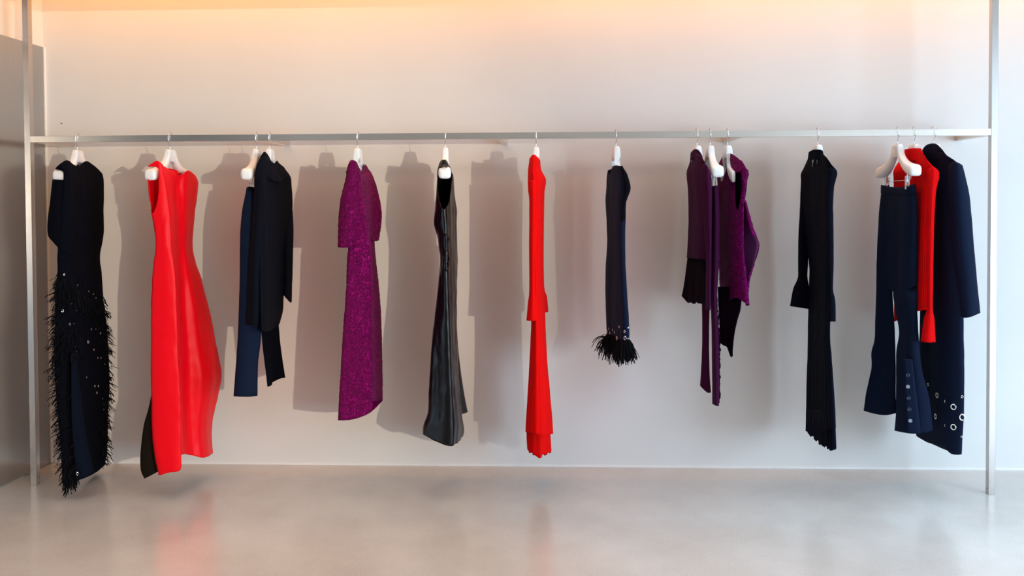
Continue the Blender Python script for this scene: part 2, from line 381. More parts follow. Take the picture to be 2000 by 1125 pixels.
def cloth(name, mat, parent, ds, rows, back=None, step=5.0, holes=(), wr=0.0025, wscale=(14, 3), thick=0.0022,
          pleats=None, cuts=0, seed=0, astep=None, crinkle=0.0, hemwave=None):
    """rows: (y | (yL,yR) | [y...], [px...], [optional ds]); strands run left to right over the side one sees,
    back: [(fraction of the width, depth)...] closes the section behind"""
    K = len(ds); strands = None; ctrl = []
    for r in rows:
        ys, pxs = r[0], list(r[1]); dd = list(r[2]) if len(r) > 2 else list(ds)
        if isinstance(ys, (int, float)): ys = [ys] * K
        elif isinstance(ys, tuple): ys = [ys[0] + (ys[1] - ys[0]) * (pxs[k] - pxs[0]) / max(1e-6, pxs[-1] - pxs[0]) for k in range(K)]
        if len(pxs) == 2 and K > 2:
            a, b_ = pxs; pxs = [a + (b_ - a) * k / (K - 1) for k in range(K)]
        pts = [P(pxs[k], ys[k], dd[k]) for k in range(K)]
        if back:
            for fr, bd in back:
                px = pxs[0] + (pxs[-1] - pxs[0]) * fr
                yy = ys[-1]
                for k in range(K - 1):
                    if pxs[k] <= px <= pxs[k + 1] + 1e-6:
                        t = (px - pxs[k]) / max(1e-6, pxs[k + 1] - pxs[k]); yy = ys[k] + (ys[k + 1] - ys[k]) * t; break
                pts.append(P(px, yy, bd))
        ctrl.append(pts)
    NR = len(ctrl); NS = len(ctrl[0])
    # down the strands
    grid = []
    for i in range(NR - 1):
        ln = max((ctrl[i + 1][k] - ctrl[i][k]).length for k in range(NS)) * 388
        n = max(2, int(ln / step))
        for s in range(n + (1 if i == NR - 2 else 0)):
            t = s / n
            row = []
            for k in range(NS):
                p1, p2 = ctrl[i][k], ctrl[i + 1][k]
                p0 = ctrl[i - 1][k] if i > 0 else p1 * 2 - p2
                p3 = ctrl[i + 2][k] if i + 2 < NR else p2 * 2 - p1
                row.append(cr(p0, p1, p2, p3, t))
            grid.append(row)
    # around
    closed = back is not None; segs = NS if closed else NS - 1
    mid = grid[len(grid) // 2]; astep = astep or step
    ns = []
    for k in range(segs):
        ln = max((grid[g][(k + 1) % NS] - grid[g][k]).length for g in range(0, len(grid), max(1, len(grid) // 6))) * 388
        ns.append(max(2, int(ln / astep)))
    V, U = [], []; NC = sum(ns) + (0 if closed else 1); frontcols = sum(ns[:K - 1])
    ulen = []; acc = 0
    for k in range(segs):
        L = (mid[(k + 1) % NS] - mid[k]).length
        for s in range(ns[k]): ulen.append(acc + L * s / ns[k])
        acc += L
    ulen.append(acc)
    vacc = 0
    for gi, row in enumerate(grid):
        if gi: vacc += (row[0] - grid[gi - 1][0]).length
        c = 0
        for k in range(segs):
            if closed: q = [row[(k + j) % NS] for j in (-1, 0, 1, 2)]
            else:
                p1, p2 = row[k], row[k + 1]
                q = [row[k - 1] if k > 0 else p1 * 2 - p2, p1, p2, row[k + 2] if k + 2 < NS else p2 * 2 - p1]
            for s in range(ns[k] + (1 if (not closed and k == segs - 1) else 0)):
                V.append(cr(*q, s / ns[k])); U.append((ulen[c], vacc)); c += 1
    G = len(grid)
    # normals and relief
    def idx(g, c): return g * NC + (c % NC if closed else min(max(c, 0), NC - 1))
    N = []
    for g in range(G):
        for c in range(NC):
            a = V[idx(g, c + 1)] - V[idx(g, c - 1)]; b_ = V[min(g + 1, G - 1) * NC + c] - V[max(g - 1, 0) * NC + c]
            n = a.cross(b_)
            if n.length < 1e-9: n = Vector((0, -1, 0))
            N.append(n.normalized())
    # orientation: front must face the camera
    ci = (G // 2) * NC + frontcols // 2
    sg = 1 if N[ci].dot(CP - V[ci]) > 0 else -1
    V2 = []
    for i, v in enumerate(V):
        g = i // NC; f = g / (G - 1); n = N[i] * sg
        h = wr * noise.noise(Vector((v.x * wscale[0] + seed * 7.1, v.y * wscale[0], v.z * wscale[1]))) * min(1, f * 6 + 0.25)
        h += 0.35 * wr * noise.noise(Vector((v.x * 45, v.y * 45, v.z * 18 + seed)))
        if crinkle: h += crinkle * noise.noise(Vector((v.x * 85, v.y * 85, v.z * 85)))
        if pleats:
            cnt, amp, f0, f1 = pleats
            w = max(0, min(1, (f - f0) / max(1e-6, f1 - f0)))
            h += amp * w * sin(2 * pi * cnt * (U[i][0] / ulen[-1]))
        p = v + n * h
        if hemwave:
            amp, cnt = hemwave; w = max(0, (f - 0.85) / 0.15)
            p = p + Vector((0, 0, amp * w * sin(2 * pi * cnt * U[i][0] / ulen[-1])))
        V2.append(p)
    V = V2
    faces = []
    pr = [proj(v) for v in V] if holes else None
    hp = [smoothpoly(h) for h in holes]
    cc = NC if closed else NC - 1
    cutc = {}
    for g in range(G - 1):
        for c in range(cc):
            f = [idx(g, c), idx(g, c + 1), idx(g + 1, c + 1), idx(g + 1, c)]
            if sg < 0: f = f[::-1]
            for hi, poly in enumerate(hp):
                if not f: break
                nrm = (V[f[1]] - V[f[0]]).cross(V[f[2]] - V[f[0]])
                fc = c < frontcols
                if not fc: continue
                s = {}
                for i in f: s[i] = cutc.setdefault((hi, i), None) if (hi, i) in cutc and cutc[(hi, i)] is not None else sdist(*proj(V[i]), poly)
                if all(s[i] <= 0 for i in f): continue
                if all(s[i] > 0 for i in f): f = None; break
                out = []
                for a in range(len(f)):
                    i, j = f[a], f[(a + 1) % len(f)]
                    if s[i] <= 0: out.append(i)
                    if (s[i] <= 0) != (s[j] <= 0):
                        key = ('e', hi, min(i, j), max(i, j))
                        if key not in cutc:
                            t = s[i] / (s[i] - s[j]); V.append(V[i].lerp(V[j], t))
                            U.append((U[i][0] + (U[j][0] - U[i][0]) * t, U[i][1] + (U[j][1] - U[i][1]) * t)); cutc[key] = len(V) - 1
                        out.append(cutc[key])
                f = out if len(out) >= 3 else None
            if f: faces.append(tuple(f))
    # drop unused
    used = sorted({i for f in faces for i in f}); mp = {i: k for k, i in enumerate(used)}
    V3 = [V[i] for i in used]; U3 = [U[i] for i in used]; faces = [tuple(mp[i] for i in f) for f in faces]
    SURF[(parent.name, name)] = BVHTree.FromPolygons([tuple(v) for v in V3], faces)
    me = wmesh(name, V3, faces, True, U3)
    o = link(name, me, mat, parent)
    md = o.modifiers.new('thickness', 'SOLIDIFY'); md.thickness = thick; md.offset = -1
    return o
def hit(parent, names, px, py):
    dr = (P(px, py, 0) - CP).normalized(); best = None
    for nme in names:
        t = SURF.get((parent.name, nme))
        if not t: continue
        r = t.ray_cast(CP, dr, 20)
        if r[0] is not None and (best is None or r[3] < best[3]): best = r
    if best is None: return None
    n = best[1]
    if n.dot(dr) > 0: n = -n
    return best[0], n
def torus_mesh(name, R, r, n=16, m=6, mat=None):
    vs, fs = [], []
    for i in range(n):
        a = 2 * pi * i / n
        for j in range(m):
            b = 2 * pi * j / m; vs.append(((R + r * cos(b)) * cos(a), (R + r * cos(b)) * sin(a), r * sin(b) * 0.5))
    for i in range(n):
        for j in range(m): fs.append((i * m + j, ((i + 1) % n) * m + j, ((i + 1) % n) * m + (j + 1) % m, i * m + (j + 1) % m))
    me = wmesh(name, vs, fs, True); me.materials.append(mat); return me
EYE_ME = torus_mesh('eyelet', 1.0, 0.3, 16, 6, M_silver)
def button_mesh(mat):
    vs, fs = [], []; n = 14
    prof = [(1.0, 0.0), (1.0, 0.25), (0.85, 0.38), (0.7, 0.28), (0.0, 0.25)]
    for r, z in prof[:-1]:
        for k in range(n): vs.append((r * cos(2 * pi * k / n), r * sin(2 * pi * k / n), z))
    vs.append((0, 0, 0.25))
    for i in range(3):
        for k in range(n): fs.append((i * n + k, i * n + (k + 1) % n, (i + 1) * n + (k + 1) % n, (i + 1) * n + k))
    for k in range(n): fs.append((3 * n + k, 3 * n + (k + 1) % n, 4 * n))
    me = wmesh('button', vs, fs, False); me.materials.append(mat); return me
def stick(name, me, parent, names, px, py, rpx, ax=1.0, lift=0.0015, label=None):
    h = hit(parent, names, px, py)
    if h is None: return None
    loc, n = h; R = rpx / 388.0
    q = n.to_track_quat('Z', 'Y')
    o = bpy.data.objects.new(name, me); COL.objects.link(o); o.parent = parent
    o.matrix_basis = parent.matrix_basis.inverted() @ (Matrix.Translation(loc + n * lift) @ q.to_matrix().to_4x4() @ Matrix.Diagonal((R * ax, R, R, 1)))
    if label: o['label'] = label
    return o
def fringe(name, parent, mat, roots, length=(0.03, 0.06), width=0.0035, curl=0.6, droop=1.0):
    """roots: (point, outward direction)"""
    vs, fs = [], []
    for p, o in roots:
        L = random.uniform(*length); d = (o + Vector((random.uniform(-.5, .5), random.uniform(-.4, .4), random.uniform(-.5, .3)))).normalized()
        w = width * random.uniform(0.6, 1.2); p = Vector(p); n = 5
        side = d.cross(Vector((random.uniform(-1, 1), random.uniform(-1, 1), random.uniform(-1, 1)))).normalized()
        for k in range(n):
            b = len(vs); t = 1 - 0.35 * k / n
            s2 = d.cross(side).normalized()
            vs += [p + side * w * t * .5, p + s2 * w * t * .35, p - side * w * t * .5, p - s2 * w * t * .35]
            if k:
                a = b - 4
                for j in range(4): fs.append((a + j, a + (j + 1) % 4, b + (j + 1) % 4, b + j))
            p = p + d * L / (n - 1)
            d = (d + Vector((random.uniform(-.12, .12) * curl, random.uniform(-.12, .12) * curl, -0.22 * droop))).normalized()
        fs.append((len(vs) - 4, len(vs) - 3, len(vs) - 2, len(vs) - 1))
    me = wmesh(name, vs, fs)
    o = link(name, me, mat, parent); o['kind'] = 'stuff'; return o
def garment(name, px, label, cat, zb=0.1, group=None):
    return empty(name, (P(px, 300, 0).x, Y0, zb), label, cat, group)

BK_L = [(0.78, 0.2), (0.42, 0.02)]      # closing the far side of garments left of the camera
BK_R = [(0.58, 0.02), (0.22, 0.2)]
# the strands of a garment right of the camera end in BK with the near edge first
# ------------------------------------------------------------------ 1 black fringed dress
g = garment('evening_dress', 151, 'long black dress with shaggy ribbon fringe and silver eyelets at the left end', 'dress', 0.06)
D = [-.2, -.2, -.06, .07, .2]
cloth('bodice_and_skirt', M_black, g, D, [
    ([330, 314, 325, 315, 338], [109, 129, 153, 171, 199]),
    ([333, 330, 334, 333, 344], [124, 133, 154, 174, 201]), (360, [125, 135, 157, 179, 203]), (408, [120, 134, 158, 181, 203]), (458, [116, 134, 158, 180, 203]),
    (500, [113, 132, 155, 177, 196]), (532, [113, 132, 156, 178, 199]), (581, [108, 130, 156, 180, 202]), (635, [107, 130, 157, 184, 209]),
    (690, [105, 130, 158, 186, 212]), (749, [107, 132, 160, 188, 214]), (814, [112, 134, 160, 186, 211]), (868, [118, 136, 160, 185, 210]),
    ([945, 952, 937, 925, 908], [124, 133, 156, 184, 205])], BK_L, seed=1, wr=0.004)
cloth('draped_sleeve', M_black, g, [-.2, -.225, -.2], [
    ((350, 352), [102.5, 113, 127]), (385, [99, 113, 130]), (429, [93.5, 110, 133]), (458, [93.5, 108, 134]), ((472, 478), [103, 115, 134]), ([484, 490, 496], [113, 122, 134])], [(0.5, -.165)], seed=2)
cloth('cowl_fold', M_black, g, [-.215, -.14, -.02, .06], [
    ([329, 313, 322, 328], [108, 129, 146, 153]), ([331, 322, 332, 336], [119, 132, 148, 156]), ([337, 336, 345, 346], [128, 138, 152, 162])], None, seed=3, thick=0.004)
cloth('underskirt', M_bluepanel, g, [-.225, -.215, -.2, -.16], [
    (690, [140, 143, 147, 151]), (760, [140, 145, 152, 158]), (840, [141, 148, 158, 168]), ([936, 936, 931, 922], [150, 159, 171, 184])], None, seed=4)
rng = random.Random(3); roots = []
def addroot(px, py, out):
    h = hit(g, ['bodice_and_skirt', 'underskirt'], px, py)
    if h: roots.append((h[0], (Vector(out) + h[1] * 0.5).normalized()))
def edge(tab, y):
    for i in range(len(tab) - 1):
        if tab[i][0] <= y <= tab[i + 1][0]:
            t = (y - tab[i][0]) / (tab[i + 1][0] - tab[i][0]); return tab[i][1] + (tab[i + 1][1] - tab[i][1]) * t
    return tab[-1][1]
LE = [(532, 113), (581, 108), (635, 107), (690, 105), (749, 107), (814, 112), (868, 118), (950, 125)]
RE = [(532, 199), (581, 202), (635, 209), (690, 212), (749, 214), (814, 211), (868, 210), (908, 205), (950, 190)]
for i in range(620):
    y = rng.uniform(545, 948); l = edge(LE, y)
    addroot(l + 2 + abs(rng.gauss(0, 13)), y, (-0.8, -0.3, rng.uniform(-0.7, 0.35)))
for i in range(330):
    y = rng.uniform(585, 905); r = edge(RE, y)
    addroot(r - 2 - abs(rng.gauss(0, 7)), y, (0.85, -0.1, rng.uniform(-0.8, 0.3)))
for i in range(330):
    t = rng.random(); px = 112 + 95 * t; py = 552 + 66 * t + rng.gauss(0, 15)
    addroot(px, py, (rng.uniform(-.5, .4), -0.4, -0.9))
for i in range(260):
    py = rng.uniform(640, 700); addroot(rng.uniform(108, 160), py, (rng.uniform(-.5, .3), -0.5, -0.8))
for i in range(150):
    addroot(rng.uniform(124, 150), rng.uniform(905, 948), (rng.uniform(-.45, .15), -0.2, -1))
fringe('fringe', g, M_fringe, roots, (0.016, 0.064), 0.0062, 2.5, 1.5)
for (x, y, r, a) in [(125, 536, 2.2, .8), (150, 557, 1.8, 1), (172, 569, 1.8, 1), (181, 575, 2, .8), (186, 582, 1.8, .8), (134, 581, 3.4, .7), (138, 593, 2.4, 1),
                     (122, 607, 3.0, .9), (135, 633, 3.2, 1), (143, 632, 1.5, 1), (177, 643, 2.6, 1), (195, 651, 3, .9), (171, 668, 4, .7), (182, 683, 2.6, 1),
                     (146, 677, 2, 1), (148, 686, 2.2, 1), (190, 699, 2.2, .8), (196, 699, 2.2, .8), (203, 711, 2.2, .8), (168, 737, 2, .8), (184, 754, 2.8, .8),
                     (191, 754, 2.8, .8), (188, 767, 2.8, 1), (199, 778, 2.4, .9), (202, 789, 2.4, .8), (201, 800, 2.4, .9), (144, 885, 2.6, 1), (151, 925, 4, .6),
                     (112, 746, 2, 1), (205, 615, 2.2, .8), (148, 606, 1.6, 1), (186, 643, 1.5, 1)]:
    stick('eyelet', EYE_ME, g, ['bodice_and_skirt', 'underskirt'], x, y, r * .72, a, 0.004)

# ------------------------------------------------------------------ 2 red satin dress
g = garment('satin_dress', 332, 'long bright red sleeveless satin dress with dark lining showing at the hem', 'dress', 0.08)
D = [-.19, -.215, -.2, -.17, -.03, .03, .2]
cloth('bodice_and_skirt', M_satin, g, D, [
    ([330, 314, 321, 324, 343, 333, 345], [287, 305, 317, 320, 349, 368, 383]),
    ([346, 336, 345, 346, 352, 347, 355], [289, 302, 320, 324, 347, 367, 386.5]),
    (366, [291, 301, 323, 327, 346, 366, 386]), (393, [294, 305, 327, 331, 348, 365, 382.5]),
    (420, [298, 311, 331, 334, 350, 364, 379]), (446, [302.5, 316, 333, 336, 350, 364, 377]), (482, [305, 318, 335, 338, 350, 363, 375]),
    (512, [301.5, 317, 338, 340, 352, 368, 382]), (542, [299, 316, 341, 343, 355, 374, 394]), (603, [296, 316, 343, 346, 358, 385, 409]),
    (670, [295, 316, 345, 348, 362, 393, 423]), (731, [295, 318, 348, 351, 366, 401, 433]), (773, [296, 320, 351, 353, 367, 399, 426]),
    ([827, 825, 822, 822, 822, 822, 822], [297, 322, 352, 354, 368, 394, 415]), ([873, 875, 870, 862, 862, 862, 862], [301, 325, 352, 354, 370, 394, 414]),
    ([926, 923, 917, 888, 889, 894, 885], [311, 330, 352.5, 353.5, 374, 398, 416])], BK_L, seed=5, wr=0.006, wscale=(11, 3), step=4.5,
    holes=[[(286, 328), (308, 328), (310, 349), (309, 380), (305, 402), (298, 417), (293, 404), (292, 382), (290, 352)]])
cloth('lining_panel', M_lining, g, [-.15, -.16, -.14], [
    (768, [296, 300, 306]), (800, [289, 298, 308]), (834, [280, 295, 308]), (887, [274, 292, 312]), ([919, 917, 905], [275, 292, 316]), ([935, 928, 915], [282, 296, 320])], None, seed=6, wr=0.002)
cloth('neck_facing', M_satin, g, [-.05, .02, .1], [([327, 331, 332], [312, 335, 352]), ([340, 344, 345], [318, 338, 356])], None, wr=0.001)

# ------------------------------------------------------------------ 3 trousers and draped top
g = garment('trousers', 500, 'black straight-leg trousers clipped to a hanger left of the draped black top', 'trousers', 0.5)
cloth('front_leg', M_navy, g, [-.17, -.185, -.17, -.14], [
    ([367, 365, 366, 368], [482, 487, 493, 500]), (397, [475.5, 485, 495, 506]), (436, [470.5, 482, 495, 508]), (480, [468.5, 482, 496, 509]), (560, [467.5, 482, 497, 510]),
    (655, [464, 480, 496, 510]), (708, [461, 476, 491, 504.5]), ([774, 775, 775, 773], [456.5, 472, 488, 503])], [(0.75, -.03), (0.3, -.08)], seed=8)
cloth('rear_leg', M_black, g, [-.02, .04, .1, .14], [
    (367, [487, 494, 502, 509]), (436, [489, 500, 512, 525]), (560, [504, 515, 528, 541]), (636, [509, 520, 533, 545]), (685, [514, 526, 538, 549.5]),
    ([755, 752, 741, 738], [522, 531, 534, 557])], [(0.75, .17), (0.3, .13)], seed=9)
cloth('waistband', M_black, g, [-.172, -.188, -.173, -.05, .1], [([366, 364, 365, 366, 367], [481.5, 487, 493, 500, 512]), ([374, 372, 373, 374, 375], [480, 486, 493, 501, 514])], None, wr=0.0005)
g = garment('draped_top', 527, 'black wool top with draped cowl collar and long narrow sleeves', 'top', 0.75)
cloth('body', M_blackwool, g, [-.2, -.2, -.05, .08, .2], [
    ([330, 306, 318, 320, 338], [501, 514, 534, 547, 563]), ([345, 335, 338, 340, 347], [497, 512, 532, 550, 567.5]), (360, [497, 511, 532, 551, 569]), (402, [497.5, 512, 533, 552, 570.5]),
    (448, [500, 514, 533, 550, 566]), (500, [504, 516, 532, 546, 558]), (560, [507, 517, 531, 544, 554]), (602, [508, 518, 531, 543, 552]), ([646, 648, 646, 640, 632], [510, 518, 528, 537, 546])],
    BK_L, seed=10, wr=0.006, wscale=(16, 3))
cloth('near_sleeve', M_blackwool, g, [-.2, -.235, -.21], [
    ((350, 350), [498, 508, 518]), (400, [494, 506, 518]), (450, [490, 502, 514]), (500, [487, 498, 510]), (560, [484, 496, 508]), ([634, 636, 634], [481.5, 494, 505.5])], [(0.5, -.17)], seed=11, wr=0.005)
cloth('far_sleeve', M_blackwool, g, [.16, .15, .2], [
    (350, [553, 560, 569]), (402, [553, 562, 571.5]), (448, [554, 563, 573.5]), (482, [555, 564, 573]), (530, [556, 564, 571.5]), ([576, 588, 591], [553.5, 564, 570])], [(0.5, .24)], seed=12, wr=0.003)
cloth('cowl_collar', M_blackwool, g, [-.12, -.15, -.1, .0, .08, .13], [
    ([308, 297, 300, 320, 321, 313], [508.5, 515, 522, 533, 538, 541.5]), ([316, 305, 312, 330, 332, 323], [505, 516, 526, 538, 543, 549]),
    ([328, 326, 332, 342, 342, 335], [501, 514, 528, 542, 549, 557]), ([340, 345, 352, 356, 352, 346], [499, 514, 530, 545, 553, 563])], [(0.8, .16), (0.4, .06)], seed=13, wr=0.006, wscale=(30, 18), thick=0.003)

# ------------------------------------------------------------------ 4 magenta jacquard dress
g = garment('jacquard_dress', 698, 'magenta crinkled jacquard dress with elbow sleeves and narrow asymmetric skirt', 'dress', 0.37)
BK4 = [(0.72, 0.2), (0.35, 0.03)]
cloth('body_and_skirt', M_maroon, g, [-.19, -.2, -.18, -.15, .02, .2], [
    ([335, 316, 325, 330, 338, 331], [676, 692, 700, 703, 707, 719]), (352, [677, 693, 703, 706, 716, 731]), (392, [677, 693, 707, 710, 722, 734]), (440, [677, 694, 714, 717, 724, 731]),
    (480, [680, 698, 719, 722, 726, 731]), (506, [678, 698, 721, 723, 727, 734]), (576, [675, 698, 723, 725, 731, 742]), (640, [670, 696, 723.5, 726, 734, 745]),
    (712, [666, 694, 725, 727, 735, 746.5]), ([790, 790, 780, 760, 757, 757], [661.5, 691, 725.5, 727, 736, 746.5]), ([821, 819, 804, 785, 784, 783], [660, 690, 726, 727, 736, 746.5])],
    BK4, seed=14, wr=0.004, crinkle=0.0025, step=4)
cloth('near_sleeve', M_maroon, g, [-.2, -.24, -.215, -.14], [
    ([330, 313.5, 315, 326], [677.5, 684, 695, 701]), (350, [674.5, 683, 694, 702]), (369, [669, 680, 694, 705]), (394, [664, 678, 695, 709]), (424, [661, 677, 697, 713]), (450, [660.5, 676, 696, 714.5]),
    ([483, 484, 482, 478], [660, 674, 693, 711.5])], [(0.7, -.12), (0.3, -.15)], seed=15, wr=0.004, crinkle=0.0028, step=4)
cloth('far_sleeve', M_maroon, g, [.0, .1, .16, .2], [
    ([338, 322, 324, 331], [707, 712, 716, 720]), (345, [708, 715, 723, 730]), (367, [712, 720, 729, 737]), (392, [716, 725, 735, 743]), (419, [719, 728, 738, 746.5]), (444, [722, 730, 738, 744.5]),
    ([472, 471, 471, 469], [727, 731, 736, 740.5])], [(0.7, .25), (0.3, .2)], seed=16, wr=0.004, crinkle=0.0028, step=4)
cloth('neck_inside', M_plumdark, g, [.06, .08, .1], [([322, 320, 321], [700, 705, 710]), ([340, 341, 334], [702, 706, 711])], None, wr=0)  # dark sheet inside the neck opening

# ------------------------------------------------------------------ 5 black leather dress
g = garment('leather_dress', 869, 'sleeveless black leather dress with deep armhole and flared skirt', 'dress', 0.25)
cloth('body_and_skirt', M_leather, g, [-.13, -.2, -.225, -.19, -.05, .16], [
    ([320, 313, 312, 313, 321, 330], [857.5, 861, 867, 872, 876, 881]), ([332, 330, 330, 330, 332, 340], [854.5, 860, 868, 876, 881, 884]), (354, [853.5, 860, 868, 876, 882, 886.5]), (384, [851, 858, 867, 876, 883, 888]),
    (409, [849, 857, 867, 876, 884, 892]), (437, [847, 857, 869, 877, 885, 891.5]), (461, [853, 861, 870, 877, 885, 892]), (484, [855.5, 863, 871, 878, 886, 892.5]), (500, [858, 864, 871, 879, 887, 893]), (529, [857, 863, 870, 878, 887, 893]),
    (560, [854, 862, 871, 879, 887, 892]), (621, [849, 860, 873, 881, 887, 891.5]), (691, [842, 857, 875, 883, 889, 894]), (760, [837, 856, 877, 886, 892, 897]), (805, [834.5, 855, 878, 890, 897, 901]),
    (833, [827, 853, 879, 891, 900, 905]), ([848, 862, 871, 868, 860, 846], [826, 851, 879, 889, 899, 906])], [(0.7, .17), (0.3, .08)], seed=17, wr=0.006, wscale=(18, 3), step=4, thick=0.002,
    holes=[[(854, 324), (883, 324), (883, 350), (880, 378), (876, 398), (867, 409), (860, 399), (855.5, 378), (853.8, 352)]], pleats=(9, 0.0015, 0.25, 0.4))
cloth('rear_panel', M_leather, g, [.1, .15, .2], [(480, [880, 886, 890]), (594, [884, 888, 891]), (673, [885, 890, 894.5]), (757, [890, 898, 905]), ([809, 808, 805], [896, 905, 914])], [(0.5, .23)], seed=18, wr=0.002)
cloth('shoulder_strap', M_brown, g, [-.19, -.215, -.15], [([317, 312, 316], [859, 866, 873]), ([325, 321, 325], [856.5, 867, 878]), ([331, 326, 331], [855.5, 868, 882])], None, wr=0.0003, thick=0.003)
cloth('waist_gathers', M_leather, g, [-.212, -.236, -.215], [(456, [865, 870, 875]), (475, [867, 871, 875]), (530, [866, 871, 877])], None, wr=0.012, wscale=(60, 40), seed=4)

# ------------------------------------------------------------------ 6 red ribbed dress
g = garment('ribbed_dress', 1047, 'red rib-knit high-neck dress with bell cuffs and pleated hem', 'dress', 0.18)
cloth('body_and_skirt', M_redrib, g, [-.02, -.2, -.215, -.17, .02], [
    ([312, 303, 303, 307, 313], [1034, 1039, 1045, 1050, 1055]), (331, [1031.5, 1037, 1044, 1051, 1057]), (347, [1031, 1038, 1047, 1056, 1065]), (356, [1031, 1038, 1047, 1057, 1066]), (373, [1032, 1039, 1047, 1056, 1063.5]),
    (389, [1034, 1040, 1047, 1055, 1062.5]), (432, [1034, 1040, 1048, 1056, 1062.5]), (480, [1035, 1041, 1048, 1056, 1062]), (539, [1036, 1042, 1049, 1056, 1062]), (615, [1038, 1043, 1051, 1058, 1064.5]), (699, [1035, 1043, 1052, 1061, 1068]),
    (760, [1032, 1042, 1053, 1064, 1073]), (817, [1028.5, 1041, 1054, 1066, 1077.5]), ([844, 846, 850, 850, 847], [1027, 1040, 1054, 1067, 1079.5])], [(0.75, .19), (0.25, .19)], seed=19, wr=0.0025, step=4,
    astep=2.0, pleats=(17, 0.0035, 0.45, 0.9))
cloth('hem_tier', M_redrib, g, [-.04, -.15, -.17, -.13, .0], [
    (820, [1031, 1041, 1053, 1063, 1071]), (850, [1029.5, 1041, 1054, 1065, 1074]), ([878, 887, 893, 888, 882], [1031, 1041, 1055, 1064, 1076])], [(0.75, .15), (0.25, .15)], seed=20, wr=0.002, astep=2.0, pleats=(15, 0.004, 0.0, 0.3), hemwave=(0.006, 9))
cloth('near_sleeve', M_redrib, g, [-.19, -.235, -.2], [
    (352, [1032, 1040, 1050]), (400, [1034, 1041, 1049]), (480, [1033, 1040, 1047.5]), (555, [1033.5, 1040, 1047]), (575, [1033, 1040, 1048]), (592, [1031, 1040, 1050]), ([626, 627, 626], [1028, 1040, 1052])], [(0.5, -.16)], seed=21, wr=0.001, step=3)
cloth('far_sleeve', M_redrib, g, [.08, .05, .12], [
    (352, [1055, 1060, 1064]), (480, [1054, 1058, 1062]), (560, [1055, 1059, 1063]), (578, [1055, 1061, 1068]), ([611, 611, 609], [1055, 1063, 1071])], [(0.5, .2)], seed=22, wr=0.001)
cloth('high_collar', M_redrib, g, [-.05, -.1, -.06, .02], [([310, 302.5, 303, 310], [1034, 1040, 1046, 1051]), ([316, 311, 312, 316], [1033.5, 1041, 1048, 1053])], [(0.7, .07), (0.3, .04)], wr=0.001, step=3)
BR = button_mesh(M_redbtn)
for y in (393, 428, 468): stick('button', BR, g, ['body_and_skirt'], 1057, y, 2.0, 1.0, 0.0005, 'dark red button')

# ------------------------------------------------------------------ 7 short black top with fringed hem
g = garment('fringed_top', 1203, 'narrow black sleeveless top with silver eyelets and fringed hem', 'top', 0.62)
BK7 = [(0.7, .12), (0.25, .2)]
cloth('body', M_navy, g, [.17, .05, -.1, -.2, -.17], [
    ([333, 341, 325, 324, 330], [1187, 1190.5, 1197, 1210, 1219]), (345, [1185.5, 1191, 1200, 1213, 1226]), (367, [1184.5, 1191, 1201, 1214, 1229]), (385, [1183, 1190, 1201, 1212, 1225]), (400, [1182.5, 1190, 1201, 1211, 1222]),
    (432, [1184, 1191, 1201, 1211, 1221.5]), (479, [1185, 1192, 1202, 1212, 1221]), (524, [1182.5, 1191, 1203, 1213, 1222]), (591, [1182.5, 1192, 1204, 1216, 1226]), (640, [1184, 1194, 1206, 1218, 1229]), ([668, 672, 676, 676, 672], [1184, 1194, 1206, 1218, 1229])],
    BK7, seed=23, wr=0.003)
cloth('cap_sleeve', M_black, g, [-.14, -.235, -.2], [
    ([325, 324, 331], [1211, 1215, 1219.5]), (342, [1212, 1219, 1225.5]), (367, [1212.5, 1222, 1232]), (385, [1211, 1219, 1226.5]), ([402, 403, 399], [1210, 1216, 1222.5]), ([430, 432, 428], [1210.5, 1216, 1221.5])], [(0.5, -.17)], seed=24, wr=0.002)
for (x, y, r, a) in [(1209.6, 638.4, 2.6, 1), (1220, 647.5, 2.8, .8), (1205, 661, 4.6, 1), (1221, 660.5, 4.9, .7), (1186, 648, 4, .6), (1191.5, 651, 3.6, .5), (1189.5, 642, 2.4, .7), (1196.7, 644.5, 2.2, .8),
                     (1200.4, 649, 2.4, 1), (1196.7, 657, 3.4, .7), (1227, 640, 1.6, .8), (1227, 662, 2, .7)]:
    stick('eyelet', EYE_ME, g, ['body'], x, y, r * .75, a, 0.001)
roots = []
for i in range(430):
    px = rng.uniform(1183, 1230); py = rng.uniform(662, 675) if px > 1200 else rng.uniform(654, 674)
    h = hit(g, ['body'], px, min(py, 672))
    if h:
        ox = (px - 1206) / 26
        roots.append((h[0], Vector((ox * 0.65, -0.45 + 0.3 * rng.random(), rng.uniform(-1.0, 0.35) if ox < -0.4 else rng.uniform(-1.1, -0.5))).normalized()))
fringe('fringe', g, M_fringe, roots, (0.05, 0.115), 0.0065, 2.0, 2.6)

